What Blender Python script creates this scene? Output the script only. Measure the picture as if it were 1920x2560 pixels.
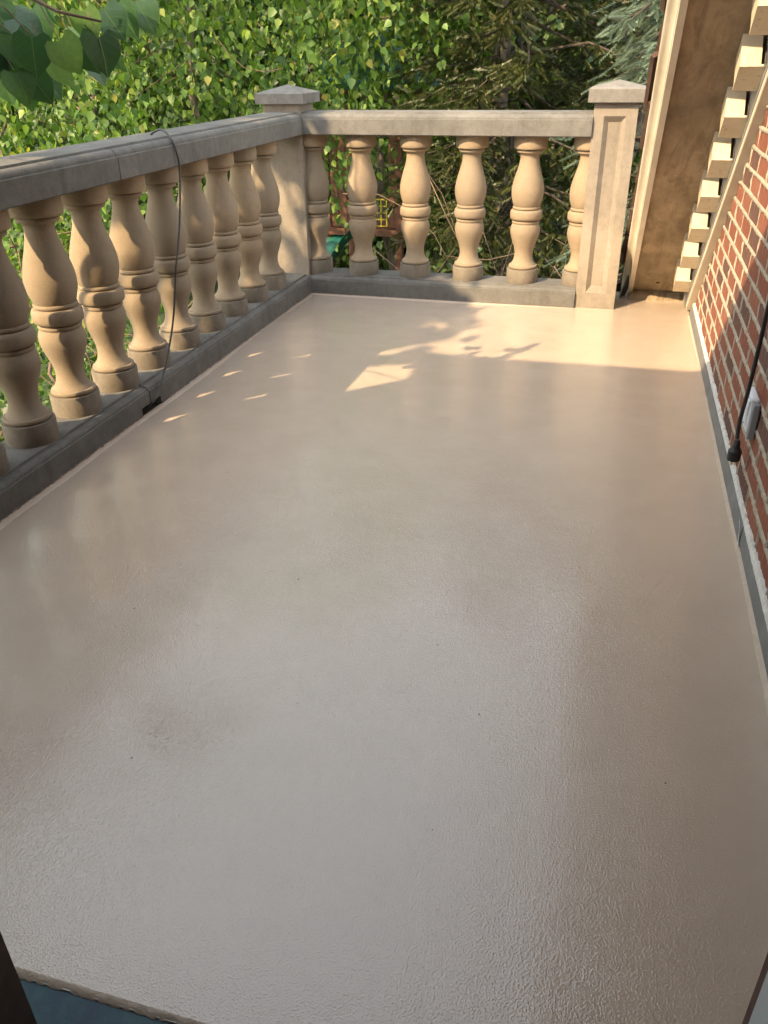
import bpy, bmesh, math, random
import numpy as np
from mathutils import Vector, Matrix

random.seed(7); rng = np.random.default_rng(7)
for o in list(bpy.data.objects): bpy.data.objects.remove(o)
scene = bpy.context.scene
col = scene.collection
PI = math.pi

# ------------------------------------------------------------------ camera
H = 1.25
R = ((0.96321304, 0.11979274, -0.24056253),
     (0.26834250, -0.47733284, 0.83674707),
     (-0.01459217, -0.87051884, -0.49191870))
cam = bpy.data.cameras.new('camera'); cam_o = bpy.data.objects.new('camera', cam); col.objects.link(cam_o)
cam.sensor_fit = 'HORIZONTAL'; cam.sensor_width = 36.0; cam.lens = 36.0 * 2032.3 / 1920.0
cam.clip_start = 0.02; cam.clip_end = 400
m = Matrix(((R[0][0], -R[0][1], -R[0][2], 0), (R[1][0], -R[1][1], -R[1][2], 0), (R[2][0], -R[2][1], -R[2][2], H), (0, 0, 0, 1)))
cam_o.matrix_world = m
scene.camera = cam_o

# ------------------------------------------------------------------ world + sun
SX, SY = 0.74, 1.06
SD = Vector((SX, SY, -1.0)).normalized()          # travel of the sunlight
w = bpy.data.worlds.new('World'); scene.world = w; w.use_nodes = True
nt = w.node_tree; nt.nodes.clear()
sky = nt.nodes.new('ShaderNodeTexSky'); sky.sky_type = 'NISHITA'; sky.sun_disc = False
sky.sun_elevation = math.asin(-SD.z); sky.sun_rotation = math.atan2(-SD.x, -SD.y)
sky.dust_density = 1.2; sky.air_density = 3.0; sky.ozone_density = 2.5; sky.altitude = 100
hs = nt.nodes.new('ShaderNodeHueSaturation'); hs.inputs['Saturation'].default_value = 0.35
bg = nt.nodes.new('ShaderNodeBackground'); bg.inputs['Strength'].default_value = 0.15
wo = nt.nodes.new('ShaderNodeOutputWorld')
nt.links.new(sky.outputs[0], hs.inputs['Color']); tn = nt.nodes.new('ShaderNodeMix'); tn.data_type = 'RGBA'; tn.blend_type = 'MULTIPLY'; tn.inputs[0].default_value = 1.0; tn.inputs[7].default_value = (1.005, .982, 1.008, 1)   # milky summer haze
nt.links.new(hs.outputs[0], tn.inputs[6]); nt.links.new(tn.outputs[2], bg.inputs[0]); nt.links.new(bg.outputs[0], wo.inputs[0])
sl = bpy.data.lights.new('sun', 'SUN'); sl.energy = 2.7; sl.angle = math.radians(0.55); sl.color = (1.0, 0.74, 0.44)
so = bpy.data.objects.new('sun', sl); col.objects.link(so)
so.rotation_euler = SD.to_track_quat('-Z', 'Y').to_euler(); so.location = (-6, -8, 9)
scene.view_settings.view_transform = 'Standard'; scene.view_settings.look = 'None'
scene.view_settings.gamma = 1.0; scene.view_settings.exposure = 2.08
scene.render.engine = 'CYCLES'
scene.cycles.max_bounces = 6; scene.cycles.adaptive_threshold = 0.03; scene.cycles.diffuse_bounces = 2; scene.cycles.glossy_bounces = 2; scene.cycles.transmission_bounces = 3

# ------------------------------------------------------------------ materials
def mat(name, build):
    mt = bpy.data.materials.new(name); mt.use_nodes = True
    t = mt.node_tree; t.nodes.clear()
    out = t.nodes.new('ShaderNodeOutputMaterial')
    sh = build(t); t.links.new(sh, out.inputs['Surface'])
    return mt
def N(t, typ, **kw):
    n = t.nodes.new(typ)
    for k, v in kw.items():
        if k in n.inputs: n.inputs[k].default_value = v
        else: setattr(n, k, v)
    return n
def coords(t, scale=(1, 1, 1), kind='Object'):
    c = N(t, 'ShaderNodeTexCoord'); mp = N(t, 'ShaderNodeMapping'); mp.inputs['Scale'].default_value = scale
    t.links.new(c.outputs[kind], mp.inputs['Vector']); return mp.outputs[0]
def noise(t, vec, scale, detail=4, rough=0.55, dist=0.0):
    n = N(t, 'ShaderNodeTexNoise'); n.inputs['Scale'].default_value = scale; n.inputs['Detail'].default_value = detail
    n.inputs['Roughness'].default_value = rough; n.inputs['Distortion'].default_value = dist
    t.links.new(vec, n.inputs['Vector']); return n.outputs[0]
def ramp(t, fac, stops):
    r = N(t, 'ShaderNodeValToRGB'); e = r.color_ramp.elements
    while len(e) < len(stops): e.new(0.5)
    for i, (p, c) in enumerate(stops): e[i].position = p; e[i].color = (*c, 1) if len(c) == 3 else c
    t.links.new(fac, r.inputs[0]); return r.outputs[0]
def mix(t, f, a, b, mode='MIX'):
    n = N(t, 'ShaderNodeMix'); n.data_type = 'RGBA'; n.blend_type = mode
    for s, v in ((0, f), (6, a), (7, b)):
        if hasattr(v, 'node'): t.links.new(v, n.inputs[s])
        else: n.inputs[s].default_value = (*v, 1) if isinstance(v, tuple) and len(v) == 3 else v
    return n.outputs[2]
def bump(t, h, strength, dist, normal=None):
    b = N(t, 'ShaderNodeBump'); b.inputs['Strength'].default_value = strength; b.inputs['Distance'].default_value = dist
    t.links.new(h, b.inputs['Height'])
    if normal is not None: t.links.new(normal, b.inputs['Normal'])
    return b.outputs[0]
def pbsdf(t, color, rough=0.6, normal=None, spec=0.5, metal=0.0):
    p = N(t, 'ShaderNodeBsdfPrincipled')
    if hasattr(color, 'node'): t.links.new(color, p.inputs['Base Color'])
    else: p.inputs['Base Color'].default_value = (*color, 1)
    if hasattr(rough, 'node'): t.links.new(rough, p.inputs['Roughness'])
    else: p.inputs['Roughness'].default_value = rough
    p.inputs['Specular IOR Level'].default_value = spec; p.inputs['Metallic'].default_value = metal
    if normal is not None: t.links.new(normal, p.inputs['Normal'])
    return p.outputs[0]
def objrand(t):
    return N(t, 'ShaderNodeObjectInfo').outputs['Random']

def stone(name, c0, c1, dirt, dirt_amt=0.5, grain=220, var=None, lines=False, streak=False):
    def b(t):
        v = coords(t)
        n1 = noise(t, v, 5, 5, .6); n2 = noise(t, v, 28, 4, .65); n3 = noise(t, v, grain, 2, .7)
        c = ramp(t, n1, [(.3, c0), (.7, c1)])
        d = ramp(t, n2, [(.42, (0, 0, 0)), (.72, (1, 1, 1))])
        mm = N(t, 'ShaderNodeMath', operation='MULTIPLY'); t.links.new(d, mm.inputs[0]); mm.inputs[1].default_value = dirt_amt
        c = mix(t, mm.outputs[0], c, dirt)
        if streak:
            n4 = noise(t, coords(t, (1, 1, .12)), 22, 4, .6)
            c = mix(t, ramp(t, n4, [(.52, (0, 0, 0)), (.78, (.38, .38, .38))]), c, tuple(x * .6 for x in dirt))
            n6 = noise(t, v, 2.2, 4, .6)
            c = mix(t, ramp(t, n6, [(.52, (0, 0, 0)), (.7, (.35, .35, .35))]), c, tuple(min(1, x * 1.5) for x in c1))
        g = ramp(t, n3, [(.3, (.82, .82, .82)), (.7, (1.1, 1.1, 1.1))])
        c = mix(t, 1.0, c, g, 'MULTIPLY')
        if var:
            c = mix(t, ramp(t, objrand(t), [(0, (0, 0, 0)), (.45, (.1, .1, .1)), (1, (.75, .75, .75))]), c, var)
        pit = noise(t, v, 95, 2, .5); pr = ramp(t, pit, [(.24, (0, 0, 0)), (.31, (1, 1, 1))])
        nb = bump(t, n3, .3, .0012); nb = bump(t, pr, .35, .0015, nb)
        if lines: nb = bump(t, noise(t, coords(t, (.15, .15, 1)), 190, 2, .6), .22, .0012, nb)
        return pbsdf(t, c, .85, nb, .25)
    return mat(name, b)
M = {}
M['rail'] = stone('cast_stone_rail', (.115, .110, .099), (.165, .158, .143), (.080, .076, .067), .5, streak=True)
M['pier'] = stone('cast_stone_pier', (.215, .182, .142), (.268, .232, .184), (.155, .133, .106), .5, streak=True)
M['cap'] = stone('cast_stone_cap', (.15, .14, .124), (.215, .202, .18), (.105, .097, .085), .6, streak=True)
M['tan'] = stone('tan_cast_stone', (.27, .205, .134), (.325, .248, .163), (.22, .167, .11), .4, var=(.20, .17, .128), lines=True)
M['tanbase'] = stone('weathered_tan_base', (.165, .14, .108), (.22, .188, .145), (.11, .095, .075), .6, streak=True)

def b_floor(t):
    v = coords(t)
    n1 = noise(t, v, 1.3, 3, .5); n5 = noise(t, v, 7, 3, .5)
    n2 = noise(t, v, 290, 1, .5); n3 = noise(t, coords(t, (1, .55, 1)), 165, 1, .5)
    c = ramp(t, n1, [(.3, (.465, .378, .294)), (.7, (.505, .412, .324))])
    c = mix(t, .3, c, ramp(t, n5, [(.35, (.45, .366, .284)), (.65, (.52, .424, .334))]))
    vo = N(t, 'ShaderNodeTexVoronoi'); vo.inputs['Scale'].default_value = 6; t.links.new(v, vo.inputs['Vector'])
    c = mix(t, ramp(t, vo.outputs['Distance'], [(.0, (1, 1, 1)), (.022, (0, 0, 0))]), c, (.26, .21, .16))
    p2 = ramp(t, n2, [(.45, (0, 0, 0)), (.8, (1, 1, 1))])          # raised specks of the rolled coating
    nb = bump(t, p2, .26, .0016); nb = bump(t, n3, .15, .0018, nb); nb = bump(t, n5, .12, .012, nb)
    nl = noise(t, coords(t, (1, .10, 1)), 9, 3, .55); nb = bump(t, nl, .10, .006, nb)
    rg = ramp(t, n5, [(.3, (.07,) * 3), (.7, (.21,) * 3)])
    p = pbsdf(t, c, rg, nb, .6); n = p.node
    n.inputs['Coat Weight'].default_value = 1.0; n.inputs['Coat Roughness'].default_value = .06; t.links.new(nb, n.inputs['Coat Normal'])
    return p
M['floor'] = mat('tan_floor_coating', b_floor)
M['floorlip'] = mat('coating_lip', lambda t: pbsdf(t, ramp(t, noise(t, coords(t), 60, 4), [(.3, (.40, .325, .25)), (.7, (.47, .385, .30))]), .4, bump(t, noise(t, coords(t), 90, 3), .5, .004)))
M['rust'] = mat('rusty_caulk', lambda t: pbsdf(t, ramp(t, noise(t, coords(t), 45, 5), [(.3, (.10, .06, .04)), (.55, (.20, .125, .085)), (.75, (.36, .29, .22))]), .8, bump(t, noise(t, coords(t), 120, 4), .6, .004)))

def b_brick(t):
    v = coords(t); rnd = objrand(t)
    isl = N(t, 'ShaderNodeNewGeometry').outputs['Random Per Island']
    ad = N(t, 'ShaderNodeMath', operation='ADD'); t.links.new(rnd, ad.inputs[0]); t.links.new(isl, ad.inputs[1])
    fr = N(t, 'ShaderNodeMath', operation='FRACT'); t.links.new(ad.outputs[0], fr.inputs[0])
    base = ramp(t, fr.outputs[0], [(0, (.185, .064, .040)), (.25, (.23, .085, .052)), (.45, (.20, .072, .046)), (.62, (.25, .10, .062)), (.76, (.215, .08, .05)), (.82, (.12, .064, .05)), (1, (.085, .052, .044))])
    vs = coords(t, (1, 1, .16)); n1 = noise(t, v, 14, 5, .6); ns = noise(t, vs, 75, 3, .5); ng = noise(t, v, 160, 4, .6)
    c = mix(t, ramp(t, n1, [(.35, (0, 0, 0)), (.8, (.45, .45, .45))]), base, (.17, .06, .04))
    c = mix(t, ramp(t, ns, [(.58, (0, 0, 0)), (.74, (.55, .55, .55))]), c, (.46, .33, .24))   # lime runs
    c = mix(t, ramp(t, ng, [(.25, (.8, .8, .8)), (.3, (0, 0, 0))]), c, (.05, .03, .025))
    nb = bump(t, ng, .5, .002); nb = bump(t, ns, .35, .003, nb)
    return pbsdf(t, c, .9, nb, .2)
M['brick'] = mat('red_brick', b_brick)
M['mortar'] = mat('cream_mortar', lambda t: pbsdf(t, ramp(t, noise(t, coords(t), 55, 5), [(.3, (.33, .285, .22)), (.7, (.47, .415, .325))]), .95, bump(t, noise(t, coords(t), 180, 5, .7), .9, .006), .1))
M['flash'] = mat('grey_flashing', lambda t: pbsdf(t, ramp(t, noise(t, coords(t), 12, 5), [(.3, (.115, .12, .125)), (.7, (.18, .185, .19))]), .45, bump(t, noise(t, coords(t), 30, 3), .25, .004)))
M['seal'] = mat('white_sealant', lambda t: pbsdf(t, ramp(t, noise(t, coords(t), 40, 4), [(.3, (.50, .49, .44)), (.7, (.72, .71, .66))]), .6, bump(t, noise(t, coords(t), 90, 4), .8, .006)))
def b_cream(t):
    v = coords(t); n1 = noise(t, v, 9, 5, .6); n2 = noise(t, v, 60, 4, .6)
    c = ramp(t, n1, [(.3, (.50, .42, .29)), (.7, (.60, .52, .38))])
    c = mix(t, ramp(t, n2, [(.60, (0, 0, 0)), (.68, (.6, .6, .6))]), c, (.26, .18, .10))
    return pbsdf(t, c, .55, bump(t, n2, .2, .002), .35)
M['cream'] = mat('cream_painted_wood', b_cream)
M['creamclean'] = mat('cream_painted_trim', lambda t: pbsdf(t, ramp(t, noise(t, coords(t), 7, 5), [(.3, (.50, .44, .33)), (.7, (.60, .54, .42))]), .5, bump(t, noise(t, coords(t), 50, 4), .2, .002)))
def b_soffit(t):
    v = coords(t); vs = coords(t, (2.6, .8, .8))
    n1 = noise(t, v, 3.2, 6, .62, .4); n2 = noise(t, vs, 7, 6, .65, .6); n3 = noise(t, v, 40, 5, .65)
    c = ramp(t, n1, [(.28, (.165, .128, .086)), (.5, (.26, .202, .134)), (.75, (.40, .312, .208))])
    c = mix(t, ramp(t, n2, [(.36, (.7, .7, .7)), (.56, (0, 0, 0))]), c, (.145, .105, .065))
    c = mix(t, ramp(t, n3, [(.58, (0, 0, 0)), (.8, (.35, .35, .35))]), c, (.42, .34, .23))
    return pbsdf(t, c, .85, bump(t, n3, .4, .004), .2)
M['soffit'] = mat('stained_soffit', b_soffit)
M['frieze'] = mat('grey_primed_board', lambda t: pbsdf(t, ramp(t, noise(t, coords(t), 20, 4), [(.3, (.20, .195, .185)), (.7, (.28, .275, .26))]), .7))
M['tile'] = mat('brown_clay_tile', lambda t: pbsdf(t, mix(t, objrand(t), ramp(t, noise(t, coords(t), 14, 5), [(.3, (.045, .024, .016)), (.7, (.11, .058, .038))]), (.08, .042, .028)), .8, bump(t, noise(t, coords(t), 60, 4), .5, .004)))
M['black'] = mat('black_rubber', lambda t: pbsdf(t, (.012, .012, .013), .45))
M['hole'] = mat('nail_hole', lambda t: pbsdf(t, (.03, .02, .015), .9))
M['wire'] = mat('grey_wire', lambda t: pbsdf(t, (.045, .042, .04), .5))
M['brass'] = mat('brass', lambda t: pbsdf(t, (.55, .40, .18), .3, metal=1.0))
M['plastic'] = mat('white_plastic', lambda t: pbsdf(t, (.66, .69, .72), .4))
M['greyplastic'] = mat('grey_plastic', lambda t: pbsdf(t, (.22, .23, .24), .5))
M['blue'] = mat('blue_painted_threshold', lambda t: pbsdf(t, ramp(t, noise(t, coords(t), 16, 6, .6, .8), [(.3, (.012, .03, .07)), (.5, (.012, .055, .085)), (.72, (.02, .095, .10))]), .55, bump(t, noise(t, coords(t), 60, 4), .3, .003)))
M['jamb'] = mat('grey_brown_jamb', lambda t: pbsdf(t, ramp(t, noise(t, coords(t), 20, 4), [(.3, (.10, .085, .07)), (.7, (.15, .13, .11))]), .6))
M['darkwood'] = mat('dark_red_wood', lambda t: pbsdf(t, ramp(t, noise(t, coords(t), 30, 4), [(.3, (.07, .03, .025)), (.7, (.12, .055, .045))]), .7))
M['paleframe'] = mat('pale_grey_frame', lambda t: pbsdf(t, (.42, .47, .49), .45))
M['metal'] = mat('dull_metal', lambda t: pbsdf(t, ramp(t, noise(t, coords(t), 20, 4), [(.3, (.12, .13, .13)), (.7, (.25, .26, .26))]), .35, metal=.6))
M['slate'] = mat('roof_slate', lambda t: pbsdf(t, (.09, .08, .075), .8))
M['bark'] = mat('grey_bark', lambda t: pbsdf(t, ramp(t, noise(t, coords(t, (1, 1, .3)), 25, 5), [(.3, (.09, .07, .055)), (.7, (.22, .18, .14))]), .9, bump(t, noise(t, coords(t, (1, 1, .3)), 40, 5), .8, .01)))
M['birchbark'] = mat('pale_birch_bark', lambda t: pbsdf(t, ramp(t, noise(t, coords(t, (1, 1, 4)), 6, 5), [(.3, (.14, .11, .09)), (.45, (.40, .35, .30)), (.8, (.55, .50, .45))]), .85))
M['twig'] = mat('brown_twig', lambda t: pbsdf(t, (.13, .085, .055), .85))
M['bough'] = mat('dark_bough', lambda t: pbsdf(t, (.055, .042, .03), .9))
M['lawn'] = mat('lawn', lambda t: pbsdf(t, ramp(t, noise(t, coords(t), 3, 8, .7), [(.3, (.025, .045, .015)), (.7, (.055, .09, .025))]), .95, bump(t, noise(t, coords(t), 80, 5), .8, .05)))
M['playwood'] = mat('red_brown_cedar', lambda t: pbsdf(t, ramp(t, noise(t, coords(t, (1, 1, 5)), 20, 4), [(.3, (.10, .04, .025)), (.7, (.17, .075, .045))]), .75))
M['slide'] = mat('dark_green_plastic', lambda t: pbsdf(t, (.012, .10, .075), .35))
M['yellow'] = mat('yellow_plastic', lambda t: pbsdf(t, (.55, .42, .03), .4))
M['canvas'] = mat('green_canvas', lambda t: pbsdf(t, (.02, .09, .06), .8))
M['debris'] = mat('dark_grit', lambda t: pbsdf(t, (.08, .06, .045), .9))

def leafmat(name, stops, transl=.35, tcol=None, rough=.45, spec=.35):
    def b(t):
        isl = N(t, 'ShaderNodeNewGeometry').outputs['Random Per Island']
        ad = N(t, 'ShaderNodeMath', operation='ADD'); t.links.new(objrand(t), ad.inputs[0]); t.links.new(isl, ad.inputs[1])
        fr = N(t, 'ShaderNodeMath', operation='FRACT'); t.links.new(ad.outputs[0], fr.inputs[0])
        c = ramp(t, fr.outputs[0], stops)
        p = pbsdf(t, c, rough, None, spec)
        tr = N(t, 'ShaderNodeBsdfTranslucent')
        t.links.new(mix(t, 1.0, c, tcol or (1.5, 1.6, .6), 'MULTIPLY'), tr.inputs[0])
        ms = N(t, 'ShaderNodeMixShader'); ms.inputs[0].default_value = transl
        t.links.new(p, ms.inputs[1]); t.links.new(tr.outputs[0], ms.inputs[2]); return ms.outputs[0]
    return mat(name, b)
M['birch'] = leafmat('birch_leaf', [(0, (.045, .10, .022)), (.4, (.085, .16, .03)), (.75, (.14, .225, .045)), (.95, (.215, .285, .06)), (1, (.27, .25, .07))], .38)
M['redbud'] = leafmat('redbud_leaf', [(0, (.028, .075, .035)), (.4, (.05, .115, .048)), (.75, (.075, .16, .06)), (1, (.15, .24, .07))], .3, None, .32, .6)
M['wood'] = leafmat('dark_tree_leaf', [(0, (.03, .06, .016)), (.6, (.05, .09, .022)), (1, (.08, .125, .03))], .3)
M['hemlock'] = leafmat('hemlock_needles', [(0, (.03, .042, .014)), (.5, (.052, .065, .02)), (.85, (.075, .085, .027)), (1, (.10, .075, .03))], .15)
M['spruce'] = leafmat('blue_spruce_needles', [(0, (.085, .13, .095)), (.6, (.14, .195, .14)), (1, (.20, .25, .165))], .1, (1.1, 1.2, .9))
M['shrub'] = leafmat('shrub_leaf', [(0, (.018, .042, .013)), (.6, (.038, .08, .022)), (1, (.085, .145, .035))], .32)

# ------------------------------------------------------------------ mesh helpers
def obj(name, verts, faces, material, parent=None, smooth=False, loc=None):
    me = bpy.data.meshes.new(name); me.from_pydata([tuple(v) for v in verts], [], [tuple(f) for f in faces]); me.update()
    me.materials.append(material)
    if smooth: me.polygons.foreach_set('use_smooth', [True] * len(me.polygons))
    o = bpy.data.objects.new(name, me); col.objects.link(o)
    if parent is not None: o.parent = parent
    if loc is not None: o.location = loc
    return o
def big(name, V, F, material, parent=None, smooth=False):     # numpy arrays, quads or tris of equal size
    me = bpy.data.meshes.new(name); V = np.asarray(V, np.float32); F = np.asarray(F, np.int32); k = F.shape[1]
    me.vertices.add(len(V)); me.vertices.foreach_set('co', V.ravel())
    me.loops.add(F.size); me.loops.foreach_set('vertex_index', F.ravel())
    me.polygons.add(len(F)); me.polygons.foreach_set('loop_start', np.arange(0, F.size, k, dtype=np.int32)); me.polygons.foreach_set('loop_total', np.full(len(F), k, np.int32))
    me.update(calc_edges=True); me.materials.append(material)
    if smooth: me.polygons.foreach_set('use_smooth', [True] * len(F))
    o = bpy.data.objects.new(name, me); col.objects.link(o)
    if parent is not None: o.parent = parent
    return o
def empty(name, loc=(0, 0, 0)):
    o = bpy.data.objects.new(name, None); col.objects.link(o); o.empty_display_size = .1; o.location = loc
    return o
def tag(o, label, cat, group=None):
    o['label'] = label; o['category'] = cat
    if group: o['group'] = group
    return o
def struct(o): o['kind'] = 'structure'; return o
def stuff(o, label=None, cat=None):
    o['kind'] = 'stuff'
    if label: o['label'] = label
    if cat: o['category'] = cat
    return o
class MB:
    def __init__(s): s.v = []; s.f = []
    def add(s, V, F):
        b = len(s.v); s.v += [tuple(p) for p in V]; s.f += [tuple(b + i for i in q) for q in F]; return s
    def box(s, x0, x1, y0, y1, z0, z1, bev=0.0, xf=None):
        bm = bmesh.new(); bmesh.ops.create_cube(bm, size=1)
        for v in bm.verts: v.co = Vector(((x0 + x1) / 2 + v.co.x * (x1 - x0), (y0 + y1) / 2 + v.co.y * (y1 - y0), (z0 + z1) / 2 + v.co.z * (z1 - z0)))
        if bev: bmesh.ops.bevel(bm, geom=bm.edges[:], offset=bev, segments=1, affect='EDGES')
        bm.verts.index_update()
        V = [tuple(v.co) for v in bm.verts]; F = [[v.index for v in f.verts] for f in bm.faces]; bm.free()
        if xf: V = [xf(*p) for p in V]
        return s.add(V, F)
    def lathe(s, prof, n=40, c=(0, 0, 0), a0=0, a1=2 * PI):
        V = []; k = len(prof)
        for i in range(n):
            a = 2 * PI * i / n; V += [(c[0] + r * math.cos(a), c[1] + r * math.sin(a), c[2] + z) for r, z in prof]
        F = [(i * k + j, ((i + 1) % n) * k + j, ((i + 1) % n) * k + j + 1, i * k + j + 1) for i in range(n) for j in range(k - 1)]
        return s.add(V, F)
    def tube(s, pts, rad, n=8, cap=True):
        P = [Vector(p) for p in pts]; rad = rad if hasattr(rad, '__len__') else [rad] * len(P)
        t0 = (P[1] - P[0]).normalized(); a = t0.orthogonal().normalized(); V = []
        for i, p in enumerate(P):
            t = (P[min(i + 1, len(P) - 1)] - P[max(i - 1, 0)]).normalized(); a = (a - t * a.dot(t)).normalized(); b = t.cross(a)
            V += [tuple(p + (a * math.cos(2 * PI * k / n) + b * math.sin(2 * PI * k / n)) * rad[i]) for k in range(n)]
        F = [(i * n + k, i * n + (k + 1) % n, (i + 1) * n + (k + 1) % n, (i + 1) * n + k) for i in range(len(P) - 1) for k in range(n)]
        if cap: F += [tuple(range(n))[::-1], tuple((len(P) - 1) * n + k for k in range(n))]
        return s.add(V, F)
    def prism(s, prof, a, b, fn):        # closed 2-D profile extruded from a to b; fn(p, q, t) -> xyz
        n = len(prof); V = [fn(p, q, a) for p, q in prof] + [fn(p, q, b) for p, q in prof]
        F = [(i, (i + 1) % n, n + (i + 1) % n, n + i) for i in range(n)] + [tuple(range(n))[::-1], tuple(range(n, 2 * n))]
        return s.add(V, F)
    def make(s, name, material, parent=None, smooth=False, loc=None):
        o = obj(name, s.v, s.f, material, parent, smooth, loc)
        bm = bmesh.new(); bm.from_mesh(o.data); bmesh.ops.recalc_face_normals(bm, faces=bm.faces[:]); bm.to_mesh(o.data); bm.free()
        if smooth: o.data.polygons.foreach_set('use_smooth', [True] * len(o.data.polygons))
        return o
def autosmooth(o, ang=38):
    me = o.data; bm = bmesh.new(); bm.from_mesh(me)
    for e in bm.edges:
        e.smooth = not (len(e.link_faces) == 2 and e.calc_face_angle(0) > math.radians(ang))
    for f in bm.faces: f.smooth = True
    bm.to_mesh(me); bm.free(); return o
def spline(pts, n=10):
    P = [Vector(p) for p in pts]; out = []
    for i in range(len(P) - 1):
        p0 = P[max(i - 1, 0)]; p1 = P[i]; p2 = P[i + 1]; p3 = P[min(i + 2, len(P) - 1)]
        for k in range(n):
            t = k / n; out.append(.5 * ((2 * p1) + (p2 - p0) * t + (2 * p0 - 5 * p1 + 4 * p2 - p3) * t * t + (3 * p1 - p0 - 3 * p2 + p3) * t ** 3))
    out.append(P[-1]); return out

# ------------------------------------------------------------------ setting: ground, balcony floor
GZ = -3.3
XL, FY = -1.746, 4.585                       # inner faces of the left and the far balustrade
def wx(y): return 0.471 - 0.0121 * y         # plane of the brick wall
g = MB().add([(-150, -150, GZ), (150, -150, GZ), (150, 150, GZ), (-150, 150, GZ)], [(0, 1, 2, 3)]).make('ground', M['lawn']); struct(g)

fl = MB()
def floor_grid():
    V = []; F = []; idx = {}
    xs = np.linspace(0, 1, 41); ys = np.linspace(.565, 5.0, 81)
    for j, y in enumerate(ys):
        for i, s in enumerate(xs):
            x0 = XL - .02; x1 = wx(y) + .01; x = x0 + (x1 - x0) * s
            dist = wx(y) - .012 - x
            z = .012 * math.exp(-max(dist, 0) / .018)
            z += (.0025 * math.sin(x * 3.1 + y * 1.7) + .002 * math.sin(y * 4.3 - x * 2.2)) * min(1, max(0, (y - .6) / .5))
            V.append((x, y, z))
    W = 41
    for j in range(80):
        for i in range(40):
            F.append((j * W + i, j * W + i + 1, (j + 1) * W + i + 1, (j + 1) * W + i))
    return V, F
V, F = floor_grid(); f = obj('floor', V, F, M['floor'], smooth=True); struct(f)
slab = MB().box(-2.02, 0.55, .57, 5.0, -.32, -.012).make('balcony_slab', M['rail']); struct(slab)

# ------------------------------------------------------------------ balustrades
W_ = .245
def rail_prof(zb, zw, zt, wd=W_):
    half = [(.004, zb), (0, zb + .004), (0, zw - .002), (.002, zw), (.006, zw), (.0062, zw + .002)]
    h = zt - .008 - (zw + .002)
    half += [(.0062 + .026 * (1 - math.cos(a)), zw + .002 + h * math.sin(a)) for a in np.linspace(.25, PI / 2, 6)]
    half += [(.036, zt - .009), (.038, zt - .001), (.040, zt)]
    return half + [(wd - d, z) for d, z in half[::-1]]
ZB, ZW, ZT = .865, .944, .976
CW, CT = .085, .110
prof_r = rail_prof(ZB, ZW, ZT); prof_c = rail_prof(0, CW, CT)
prof_c = [(d, max(z, -.005)) for d, z in prof_c]
LX = lambda p, q, t: (XL - p, t, q)
FX = lambda p, q, t: (t, FY + p, q)

BP = [(0, 0), (.0865, 0), (.0875, .004), (.0875, .071), (.0862, .0745), (.06, .0752)]                            # base disc
SH = [(.068, .0750), (.0715, .0752), (.0715, .0775), (.0770, .0785), (.0792, .0830), (.0792, .0880), (.0770, .0925), (.0700, .0937), (.0690, .0955), (.0665, .099), (.061, .106), (.0548, .120), (.0512, .135), (.0500, .150), (.0515, .168), (.0565, .19),
      (.0645, .212), (.0727, .235), (.0788, .257), (.0812, .273), (.0800, .290), (.0765, .302), (.0725, .3120), (.0700, .3150),
      (.0690, .3160), (.0728, .3170), (.0748, .3205), (.0748, .3265), (.0728, .3300), (.0690, .3312)]
RG = [(.0690, .3325), (.0690, .3345), (.0785, .3355), (.0838, .3402), (.0865, .3500), (.0872, .3610), (.0865, .3720), (.0838, .3818), (.0785, .3865), (.0690, .3872), (.0690, .3892)]
SU = [(.0690, .3892), (.0728, .3905), (.0748, .3940), (.0748, .4000), (.0728, .4035), (.0690, .4045), (.0700, .4060), (.0730, .4110), (.0785, .427), (.0830, .444), (.0858, .463), (.0866, .480), (.0852, .500),
      (.0807, .524), (.0737, .550), (.0657, .575), (.0585, .598), (.0533, .618), (.0503, .637), (.0495, .650), (.0510, .659), (.0550, .667), (.0600, .672),
      (.0680, .6730), (.0705, .6765), (.0705, .6840), (.0680, .6880), (.0600, .6895)]
CP = [(.0600, .6905), (.0835, .6910), (.0862, .6945), (.0875, .706), (.0875, .757)]
def revolve(prof, name, material, parent):
    o = MB().lathe(prof, 44).make(name, material, parent, True); autosmooth(o, 42); return o
proto = empty('baluster', (0, 0, 0))
revolve(SH[1:] + RG[1:] + SU[1:], 'shaft', M['tan'], proto)
ring_b = revolve(BP, 'base_disc', M['tanbase'], proto)
revolve(CP, 'capital', M['tan'], proto)
first = [True]
def place_baluster(parent, x, y, rz):
    if first[0]:
        r = proto; first[0] = False
    else:
        r = proto.copy(); col.objects.link(r)
        for ch in proto.children:
            c = ch.copy(); col.objects.link(c); c.parent = r
    r.parent = parent; r.location = (x, y, CT - .001); r.rotation_euler = (0, 0, rz); return r

lb = tag(empty('stone_balustrade', (XL - .12, 2.5, 0)), 'long stone balustrade along the left edge, with the thin grey wire over its rail', 'balustrade', 'stone balustrades')
fb = tag(empty('stone_balustrade', (-1, FY + .12, 0)), 'short stone balustrade across the far end of the balcony between the two piers', 'balustrade', 'stone balustrades')
def rel(o, root):
    o.parent = root; o.matrix_parent_inverse = Matrix.Translation(-root.location); return o
JR, JC = 2.747, 2.70
rel(MB().prism(prof_r, -.6, JR - .002, LX).make('top_rail', M['rail']), lb)
rel(MB().prism(prof_r, JR + .002, 4.600, LX).make('top_rail', M['rail']), lb)
rel(MB().prism([(d, z) for d, z in rail_prof(ZB + .006, ZW - .006, ZT - .006, W_ - .012)], JR - .004, JR + .004, lambda p, q, t: (XL - .006 - p, t, q)).make('rail_joint', M['hole']), lb)
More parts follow.
